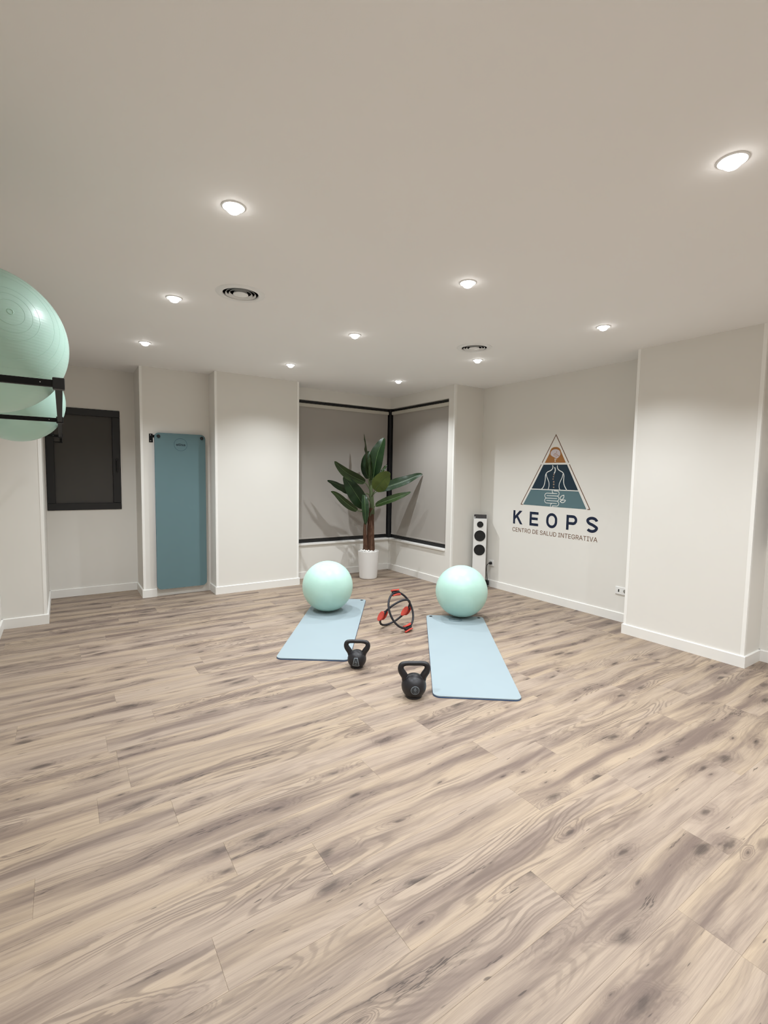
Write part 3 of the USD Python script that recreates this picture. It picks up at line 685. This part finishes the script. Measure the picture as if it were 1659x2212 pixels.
obj('pebbles', cat(*pb), M['pebble'], pl, smooth=50, label='white pebbles', kind='stuff')
def stem(pts, r0, r1, mat, name='stem', bumps=0.25, seed=0):
    c = spline(L3(pts), 30); m = tube(c, np.linspace(r0, r1, 30), 20)
    v = m.vertices; nn = m.vertex_normals; m.vertices = v+nn*(meshkit.fbm(v*np.array([40, 40, 7]), 3, seed)[:, None]-0.5)*bumps*r0
    obj(name, m, mat, pl, smooth=60)
stem([(-0.041, 0.02, 0.34), (-0.051, 0.02, 0.59), (-0.053, 0.03, 0.72), (-0.040, 0.02, 0.83)], 0.037, 0.016, M['trunk'], seed=1)
stem([(0.048, 0, 0.34), (0.037, 0, 0.64), (0.034, 0, 0.84), (0.037, 0, 0.985)], 0.041, 0.036, M['trunk'], seed=2)
stem([(0.006, -0.02, 0.34), (0.000, -0.02, 0.60), (0.004, -0.01, 0.86)], 0.026, 0.022, M['trunk'], seed=3)
stem([(0.037, 0, 0.90), (0.032, 0, 1.136), (0.019, 0, 1.284), (0.010, 0, 1.42)], 0.038, 0.015, M['petiole'], 'crown_stem', 0.10, 4)
def leaf(pts, hw, roll, mat, pet=None, fold=0.35, shape=1.0, wav=0.010, seed=0, tipdroop=0.0):
    c = spline(L3(pts), 36); n = len(c); s = np.linspace(0, 1, n)
    w = 1.14*hw*np.clip(np.sin(np.pi*np.clip(s*0.96+0.03, 0, 1)**(0.80*shape)), 0, None)**0.62; w[-1] = 0.002; w[0] = max(w[0]*0.3, 0.004)
    t = np.gradient(c, axis=0); t /= np.linalg.norm(t, axis=1, keepdims=True)
    view = tH+0.15*zH; view /= np.linalg.norm(view)
    side = np.cross(t, view); side /= np.linalg.norm(side, axis=1, keepdims=True)+1e-9
    nn = np.cross(side, t)
    S = math.cos(roll)*side+math.sin(roll)*nn; N = np.cross(S, t)
    if (N@view).mean() < 0: N = -N
    k = np.linspace(-1, 1, 11)
    lift = fold*np.abs(k)
    v = c[:, None]+w[:, None, None]*(k[None, :, None]*S[:, None]+lift[None, :, None]*N[:, None])
    wv = (meshkit.fbm(np.stack([np.repeat(s[:, None], 11, 1)*9, np.repeat(np.sign(k)[None], n, 0)*3.0, np.full((n, 11), seed*5.3)], -1), 2, seed)-0.5)*2*wav*np.abs(k)[None]**2
    v = v+wv[..., None]*N[:, None]
    v = v.reshape(-1, 3); i, j = np.meshgrid(np.arange(n-1), np.arange(10), indexing='ij'); A = i*11+j
    q = np.stack([A, A+1, A+12, A+11], -1).reshape(-1, 4)
    L = np.linalg.norm(np.diff(c, axis=0), axis=1).sum()
    uv = np.stack([np.repeat(s[:, None]*L, 11, 1)+seed, k[None]*w[:, None]], -1).reshape(-1, 2)
    top = trimesh.Trimesh(v, np.vstack([q[:, :3], q[:, [0, 2, 3]]]), process=False)
    # give the blade a thickness
    vn = top.vertex_normals; vb = v-vn*0.0012; nv = len(v)
    bidx = np.r_[np.arange(n)*11, (n-1)*11+np.arange(1, 11), (np.arange(n)[::-1]*11+10)[1:], np.arange(10)[::-1][:-1]]
    e = np.stack([bidx, np.roll(bidx, -1)], 1)
    rim = np.vstack([np.c_[e[:, 0], e[:, 1], e[:, 1]+nv], np.c_[e[:, 0], e[:, 1]+nv, e[:, 0]+nv]])
    m = trimesh.Trimesh(np.vstack([v, vb]), np.vstack([top.faces, top.faces[:, ::-1]+nv, rim[:, ::-1]]), process=False)
    lf = obj('leaf', m, mat, pl, smooth=True, uv=np.vstack([uv, uv]))
    rib = [tube(c[:-2]+N[:-2]*0.0005, np.linspace(0.0042, 0.0012, n-2), 8)]
    obj('midrib', cat(*rib), M['midrib'], lf, smooth=True)
    if pet is not None: obj('petiole', tube(spline(L3(pet), 16), np.linspace(0.011, 0.0045, 16), 10), M['petiole'], lf, smooth=True)
LV = [  # midrib, half width, roll, material, petiole, fold
    ([(0.05, 0, 1.40), (0.077, 0.02, 1.589), (0.119, 0.02, 1.775), (0.166, 0, 1.894), (0.189, -0.02, 1.959)], 0.090, 0.20, 'leaf_dark', [(0.012, 0, 1.28), (0.03, 0, 1.34), (0.05, 0, 1.40)], 0.25),
    ([(-0.016, -0.06, 1.391), (-0.054, -0.08, 1.52), (-0.051, -0.10, 1.65), (-0.014, -0.13, 1.775)], 0.068, -0.3, 'leaf_dark', [(0.012, 0, 1.28), (0.0, -0.03, 1.34), (-0.016, -0.06, 1.391)], 0.3),
    ([(0.036, 0.03, 1.373), (0.025, 0.05, 1.529), (0.016, 0.05, 1.646), (0.008, 0.05, 1.723)], 0.036, 0.6, 'leaf_mid', [(0.015, 0, 1.28), (0.028, 0.02, 1.33), (0.036, 0.03, 1.373)], 0.9),
    ([(-0.013, 0.03, 1.392), (-0.025, 0.04, 1.567), (-0.047, 0.03, 1.772), (-0.065, 0.0, 1.89), (-0.082, -0.02, 2.006)], 0.055, 1.30, 'leaf_mid', [(0.010, 0, 1.28), (-0.004, 0.02, 1.33), (-0.013, 0.03, 1.392)], 0.12),
    ([(-0.06, 0.05, 1.338), (-0.174, 0.12, 1.395), (-0.285, 0.2, 1.455), (-0.386, 0.25, 1.538), (-0.457, 0.28, 1.616)], 0.062, 0.35, 'leaf_mid', [(0.021, 0.0, 1.18), (-0.011, 0.03, 1.274), (-0.06, 0.05, 1.338)], 0.3),
    ([(-0.098, 0.03, 1.15), (-0.254, 0.06, 1.222), (-0.388, 0.1, 1.28), (-0.484, 0.12, 1.327), (-0.566, 0.14, 1.359)], 0.058, 0.75, 'leaf_dark', [(0.015, 0, 1.07), (-0.039, 0.02, 1.136), (-0.098, 0.03, 1.15)], 0.3),
    ([(-0.060, -0.02, 0.984), (-0.155, 0.06, 1.136), (-0.241, 0.12, 1.273), (-0.302, 0.16, 1.364), (-0.344, 0.18, 1.421)], 0.095, 0.10, 'leaf_dark', [(0.02, 0, 0.95), (-0.02, -0.02, 0.962), (-0.060, -0.02, 0.984)], 0.2),
    ([(-0.155, 0.2, 0.962), (-0.238, 0.26, 1.019), (-0.34, 0.3, 1.105), (-0.424, 0.32, 1.18), (-0.498, 0.33, 1.216)], 0.046, 0.35, 'leaf_mid', [(0.01, 0.0, 0.93), (-0.071, 0.12, 0.935), (-0.155, 0.2, 0.962)], 0.3),
    ([(-0.072, 0.06, 1.176), (-0.055, 0.12, 1.043), (-0.046, 0.14, 0.898), (-0.04, 0.13, 0.761)], 0.045, 0.3, 'leaf_dark', [(0.02, 0, 1.09), (-0.030, 0.03, 1.185), (-0.072, 0.06, 1.176)], 0.3),
    ([(0.085, 0.1, 1.234), (0.147, 0.2, 1.328), (0.208, 0.26, 1.401), (0.249, 0.29, 1.440), (0.287, 0.33, 1.462)], 0.098, 0.0, 'leaf_lime', [(0.03, 0.0, 1.12), (0.050, 0.05, 1.180), (0.085, 0.1, 1.234)], 0.15),
    ([(0.120, 0.0, 1.222), (0.274, -0.02, 1.288), (0.412, -0.03, 1.339), (0.58, -0.04, 1.406), (0.688, -0.04, 1.453), (0.737, -0.04, 1.465)], 0.066, 0.35, 'leaf_dark', [(0.03, 0, 1.12), (0.07, 0.0, 1.190), (0.120, 0.0, 1.222)], 0.25),
    ([(0.093, 0.15, 1.027), (0.18, 0.2, 1.07), (0.313, 0.24, 1.123), (0.463, 0.26, 1.183), (0.566, 0.27, 1.223)], 0.048, 0.4, 'leaf_mid', [(0.02, 0.0, 0.86), (0.04, 0.10, 0.945), (0.093, 0.15, 1.027)], 0.3),
    ([(0.150, -0.08, 1.458), (0.201, -0.1, 1.534), (0.24, -0.12, 1.59)], 0.020, 0.2, 'leaf_mid', [(0.018, 0, 1.29), (0.094, -0.04, 1.395), (0.150, -0.08, 1.458)], 0.3),
]
for k, (p, hw, ro, mt, pet, fo) in enumerate(LV): leaf(p, hw, ro, M[mt], pet, fo, seed=k+1, shape=1.15 if k == 9 else 1.0)

# ------------------------------------------------------------------ tower speaker in the corner
sp_ = thing('tower_speaker', 'slim white tower speaker with three round black drivers standing in the corner', 'speaker', (4.505, 4.455, 0), -math.radians(45))
SW, SD, SH = 0.083, 0.080, 0.905
ca = man(rbox(-SW, SW, -SD, SD, 0.012, SH, 0.004))
prof = Polygon([(-SD, 0.012), (SD, 0.012), (SD, SH+0.045), (SD-0.03, SH+0.045), (-SD, SH)])
body = trimesh.creation.extrude_polygon(prof, 2*SW, engine='earcut'); body = frame(body, [-SW, 0, 0], [0, 1, 0], [0, 0, 1], [1, 0, 0]); body.fix_normals()
obj('cabinet', body, M['white_plastic'], sp_, smooth=False)
d_ = np.array([0, 2*SD-0.03, 0.045]); d_ /= np.linalg.norm(d_)
pn = np.array([0, -d_[2], d_[1]])
pan = rbox(-SW+0.003, SW-0.003, 0.004, 0.128, 0.0, 0.004, 0.001)
obj('control_panel', frame(pan, np.array([0, -SD, SH]), [1, 0, 0], d_, pn), simple('gloss_black', (0.012, 0.010, 0.016), 0.15, 0.5), sp_, smooth=False)
kn = trimesh.creation.cylinder(0.008, 0.010, sections=20); kn.apply_translation([-SW+0.014, 0.020, 0.008]); obj('knob', frame(kn, np.array([0, -SD, SH]), [1, 0, 0], d_, pn), M['white_plastic'], sp_)
for zz_, r_ in ((0.830, 0.040), (0.683, 0.070), (0.500, 0.070)):
    g = lathe([(0.0, 0.003), (r_*0.3, 0.003), (r_*0.36, 0.001), (r_*0.82, 0.0015), (r_*0.9, 0.004), (r_, 0.004), (r_, 0.0), (0.0, 0.0)], 48)
    obj('driver', frame(g, [0, -SD-0.0001, zz_], [1, 0, 0], [0, 0, 1], [0, -1, 0]), M['black_plastic'], sp_)
obj('base', rbox(-SW-0.004, SW+0.004, -SD-0.004, SD+0.004, 0.0, 0.014, 0.003), M['black_plastic'], sp_, smooth=False)

# ------------------------------------------------------------------ sockets on the emblem wall
def outlet(label, yc, zc, wid, hgt, slots):
    t = thing('wall_socket', label, 'wall socket', (4.66, yc, zc))
    obj('plate', rbox(-0.011, 0.0, -wid/2, wid/2, -hgt/2, hgt/2, 0.004), M['white_plastic'], t, smooth=False)
    for kind, o in slots:
        if kind == 'socket':
            g = lathe([(0.0, 0.0004), (0.0185, 0.0004), (0.0195, 0.002), (0.023, 0.0025), (0.024, 0.0), (0.0, 0.0)], 32); obj('socket_ring', frame(g, [-0.011, o, 0], [0, -1, 0], [0, 0, 1], [-1, 0, 0]), M['white_plastic'], t)
            g = lathe([(0.0, 0.0010), (0.0180, 0.0010), (0.0180, 0.0), (0.0, 0.0)], 32); obj('socket_well', frame(g, [-0.011, o, 0], [0, -1, 0], [0, 0, 1], [-1, 0, 0]), simple_grey, t)
        else: obj('port', rbox(-0.0125, -0.010, o-0.006, o+0.006, -0.014, 0.014, 0.001), M['black_plastic'], t, smooth=False)
    return t
simple_grey = simple('socket_grey', (0.30, 0.29, 0.26), 0.6, 0.3)
outlet('white double wall socket with a black port beside the right pillar', 2.600, 0.315, 0.150, 0.078, [('port', 0.036), ('socket', -0.030)])
outlet('white single wall socket behind the speaker cable', 4.375, 0.315, 0.082, 0.082, [('socket', 0.0)])
cb = thing('speaker_cable', 'black power cable with plug running from the wall socket down to the speaker', 'cable', (4.64, 4.375, 0.0))
pg = lathe([(0.0, 0.036), (0.010, 0.036), (0.016, 0.028), (0.019, 0.004), (0.0185, 0.0), (0.0, 0.0)], 28)
obj('plug', frame(pg, [0.0055, 0.0, 0.315], [0, -1, 0], [0, 0, 1], [-1, 0, 0]), M['black_plastic'], cb)
obj('cord', tube(spline([(-0.024, 0.0, 0.313), (-0.040, 0.020, 0.298), (-0.044, 0.032, 0.24), (-0.040, 0.025, 0.16), (-0.037, 0.018, 0.09), (-0.037, 0.018, 0.04), (-0.045, 0.0, 0.0055), (-0.10, -0.02, 0.0050)], 60), 0.0042, 8), M['black_plastic'], cb)
obj('adapter', rbox(-0.052, -0.022, -0.005, 0.040, 0.026, 0.088, 0.006), M['black_plastic'], cb, smooth=False)

# ------------------------------------------------------------------ wall emblem: painted / vinyl shapes on the right wall
em = thing('wall_emblem', 'painted pyramid emblem with torso and intestine line art above lettering on the right wall', 'wall decal', (4.66, 3.467, 0.0))
def decal(name, shape, mat, layer=0, label=None):
    """shape in wall coordinates (s = -y, z)"""
    d = 0.0012+0.0007*layer
    g = extr(shape, d); g = frame(g, [0, 0, 0], [0, -1, 0], [0, 0, 1], [-1, 0, 0])
    g.apply_translation([-0.0001, -3.467, 0.0])
    return obj(name, g, M[mat], em, smooth=False, label=label)
ln = lambda p, w: LineString(p).buffer(w/2, 8, cap_style=1)
def sm(p, n=40): return [tuple(q) for q in spline(p, n)]
decal('border_line', unary_union([LineString([(-3.642, 1.616), (-3.467, 1.928), (-3.288, 1.612)]).buffer(0.0045, cap_style=2, join_style=2),
      LineString([(-3.652, 1.596), (-3.930, 1.114)]).buffer(0.0045, cap_style=2), LineString([(-3.279, 1.594), (-3.004, 1.110)]).buffer(0.0045, cap_style=2),
      sbox(-3.932, 1.110, -3.900, 1.119), sbox(-3.034, 1.106, -3.004, 1.115)]), 'bronze')
decal('head_panel', Polygon([(-3.605, 1.614)] + sm([(-3.543, 1.722), (-3.536, 1.751), (-3.518, 1.777), (-3.497, 1.787), (-3.464, 1.790), (-3.431, 1.784), (-3.408, 1.767), (-3.395, 1.741)], 24) + [(-3.325, 1.612)]), 'ochre')
decal('torso_panel', Polygon([(-3.621, 1.593), (-3.309, 1.591), (-3.156, 1.310), (-3.777, 1.312)]), 'deep_teal')
decal('belly_panel', Polygon([(-3.788, 1.299), (-3.149, 1.297), (-3.046, 1.110), (-3.896, 1.113)]), 'teal')
br = [(-3.53, 1.719), (-3.523, 1.742), (-3.503, 1.758), (-3.475, 1.766), (-3.442, 1.762), (-3.413, 1.748), (-3.400, 1.722), (-3.402, 1.697), (-3.418, 1.678), (-3.437, 1.664), (-3.466, 1.669), (-3.491, 1.680), (-3.512, 1.691), (-3.526, 1.702)]
brain = Polygon(sm(br+[br[0]], 60)).buffer(0)
fold_ = unary_union([ln(sm([(-3.49, 1.70), (-3.475, 1.714), (-3.452, 1.721)], 12), 0.005), ln(sm([(-3.478, 1.690), (-3.458, 1.704), (-3.434, 1.706)], 12), 0.005), ln(sm([(-3.462, 1.681), (-3.442, 1.690), (-3.415, 1.690)], 12), 0.005), ln(sm([(-3.452, 1.722), (-3.447, 1.735), (-3.455, 1.745)], 12), 0.004)])
decal('brain', brain.difference(fold_), 'print_lilac', 1)
decal('vertebra', Point(-3.465, 1.653).buffer(0.008), 'print_white', 1); decal('vertebra', Point(-3.447, 1.655).buffer(0.005), 'print_white', 1); decal('vertebra', Point(-3.464, 1.632).buffer(0.008), 'print_white', 1)
for p, w in (([(-3.494, 1.582), (-3.493, 1.551), (-3.513, 1.529), (-3.562, 1.507), (-3.584, 1.480), (-3.588, 1.431), (-3.594, 1.381), (-3.605, 1.345), (-3.635, 1.311)], 0.0105),
             ([(-3.575, 1.480), (-3.561, 1.438), (-3.539, 1.396), (-3.533, 1.361), (-3.542, 1.311)], 0.0085),
             ([(-3.431, 1.579), (-3.427, 1.551), (-3.406, 1.528), (-3.365, 1.508), (-3.344, 1.482), (-3.341, 1.434), (-3.339, 1.386), (-3.325, 1.349), (-3.296, 1.309)], 0.0105),
             ([(-3.356, 1.482), (-3.366, 1.441), (-3.387, 1.399), (-3.398, 1.361), (-3.384, 1.309)], 0.0085)):
    decal('torso_line', ln(sm(p), w), 'print_white', 1)
decal('spine_line', ln(sm([(-3.466, 1.558), (-3.458, 1.540), (-3.459, 1.516), (-3.468, 1.496)], 20), 0.013), 'print_white', 1)
for (s, z), r_ in zip([(-3.473, 1.480), (-3.477, 1.455), (-3.481, 1.428), (-3.471, 1.396), (-3.470, 1.367), (-3.469, 1.334)], (0.008, 0.008, 0.008, 0.010, 0.010, 0.009)):
    decal('vertebra', Point(s, z).buffer(r_), 'print_tan', 1)
decal('divider_line', sbox(-3.778, 1.2995, -3.150, 1.3095), 'print_white', 1)
# outline drawing of the intestine: a hollow winding tube
gz = [1.279, 1.2505, 1.222, 1.1935, 1.165, 1.137]; gR, gL, gr = -3.421, -3.556, 0.01425
def half(cx_, zc, side): return [(cx_+side*gr*math.cos(math.radians(a)), zc+gr*math.sin(math.radians(a))) for a in np.linspace(80, -80, 9)]
gl = [(-3.472, 1.305), (-3.472, 1.290), (-3.469, 1.281), (-3.460, gz[0])] + half(gR, (gz[0]+gz[1])/2, 1) + half(gL, (gz[1]+gz[2])/2, -1) + half(gR, (gz[2]+gz[3])/2, 1) + half(gL, (gz[3]+gz[4])/2, -1) + half(gR, (gz[4]+gz[5])/2, 1) + [(-3.475, gz[5]), (-3.485, 1.134), (-3.488, 1.125), (-3.488, 1.105)]
core = LineString(gl)
outer = core.buffer(0.0182, 12); inner = core.buffer(0.0104, 12)
gutline = outer.difference(inner).intersection(sbox(-3.9, 1.1095, -3.0, 1.2995))
decal('intestine', gutline, 'print_white', 1)
for p in ([(-3.371, 1.196), (-3.379, 1.213), (-3.371, 1.230), (-3.352, 1.245), (-3.329, 1.250), (-3.328, 1.229), (-3.338, 1.211), (-3.353, 1.200), (-3.371, 1.196)], [(-3.376, 1.177), (-3.357, 1.189), (-3.329, 1.197), (-3.307, 1.194), (-3.316, 1.178), (-3.336, 1.166), (-3.356, 1.166), (-3.376, 1.177)]):
    decal('leaf_outline', LineString(p).buffer(0.0045, 8), 'print_white', 1)
# lettering: big letters drawn with an even stroke
SWD = 0.030; zt, zb = 1.034, 0.868
def stroke(lines, w=SWD): return unary_union([LineString(l).buffer(w/2, 12, cap_style=2, join_style=2) for l in lines])
def arc(cx_, cz_, rx, rz, a0, a1, n=24): return [(cx_+rx*math.cos(math.radians(a)), cz_+rz*math.sin(math.radians(a))) for a in np.linspace(a0, a1, n)]
hs = SWD/2
K = stroke([[(-4.027, zb), (-4.027, zt)]]).union(stroke([[(-4.020, 0.938), (-3.915, 1.044)], [(-3.988, 0.972), (-3.908, 0.857)]])).intersection(sbox(-4.05, zb, -3.89, zt))
E_ = stroke([[(-3.775, zb), (-3.775, zt)], [(-3.785, zt-hs), (-3.664, zt-hs)], [(-3.785, 0.953), (-3.672, 0.953)], [(-3.785, zb+hs), (-3.664, zb+hs)]])
o0, o1 = -3.551+hs, -3.404-hs; om = (o0+o1)/2; orr = (o1-o0)/2
O_ = LineString(arc(om, zt-hs-orr+0.003, orr, orr, 0, 180)+arc(om, zb+hs+orr-0.003, orr, orr, 180, 360)+[(o1, zt-hs-orr)]).buffer(hs, 12)
P_ = stroke([[(-3.269, zb), (-3.269, zt)]]).union(LineString([(-3.275, zt-hs), (-3.205, zt-hs)]+arc(-3.203, zt-hs-0.0385, 0.0385, 0.0385, 90, -90)+[(-3.275, zt-hs-0.077)]).buffer(hs, 12, cap_style=2))
s0, s1 = -3.043+hs, -2.902-hs; smid = (s0+s1)/2; sr = (s1-s0)/2; zm = (zt+zb)/2
top_ = arc(smid, zt-hs-0.037, sr, 0.039, 12, 180)
S_ = LineString(sm(top_[::4]+[(s0+0.012, zm+0.022), (smid, zm+0.001), (s1-0.012, zm-0.020)]+arc(smid, zb+hs+0.038, sr, 0.040, 0, -168)[::4], 90)).buffer(hs, 12, cap_style=2)
for L_ in (K, E_, O_, P_, S_): decal('letter', L_, 'navy', 0)
tg = meshkit.text_mesh('CENTRO DE SALUD INTEGRATIVA', 0.05, 0.0012)
b = tg.bounds; tg.apply_translation([-b[0, 0], -b[0, 1], 0]); tg.apply_scale([(4.048-2.902)/(b[1, 0]-b[0, 0]), 0.051/(b[1, 1]-b[0, 1]), 1])
tg = frame(tg, [-0.0001, 4.048-3.467, 0.772], [0, -1, 0], [0, 0, 1], [-1, 0, 0]); obj('tagline', tg, M['bronze'], em, smooth=False, kind='stuff')
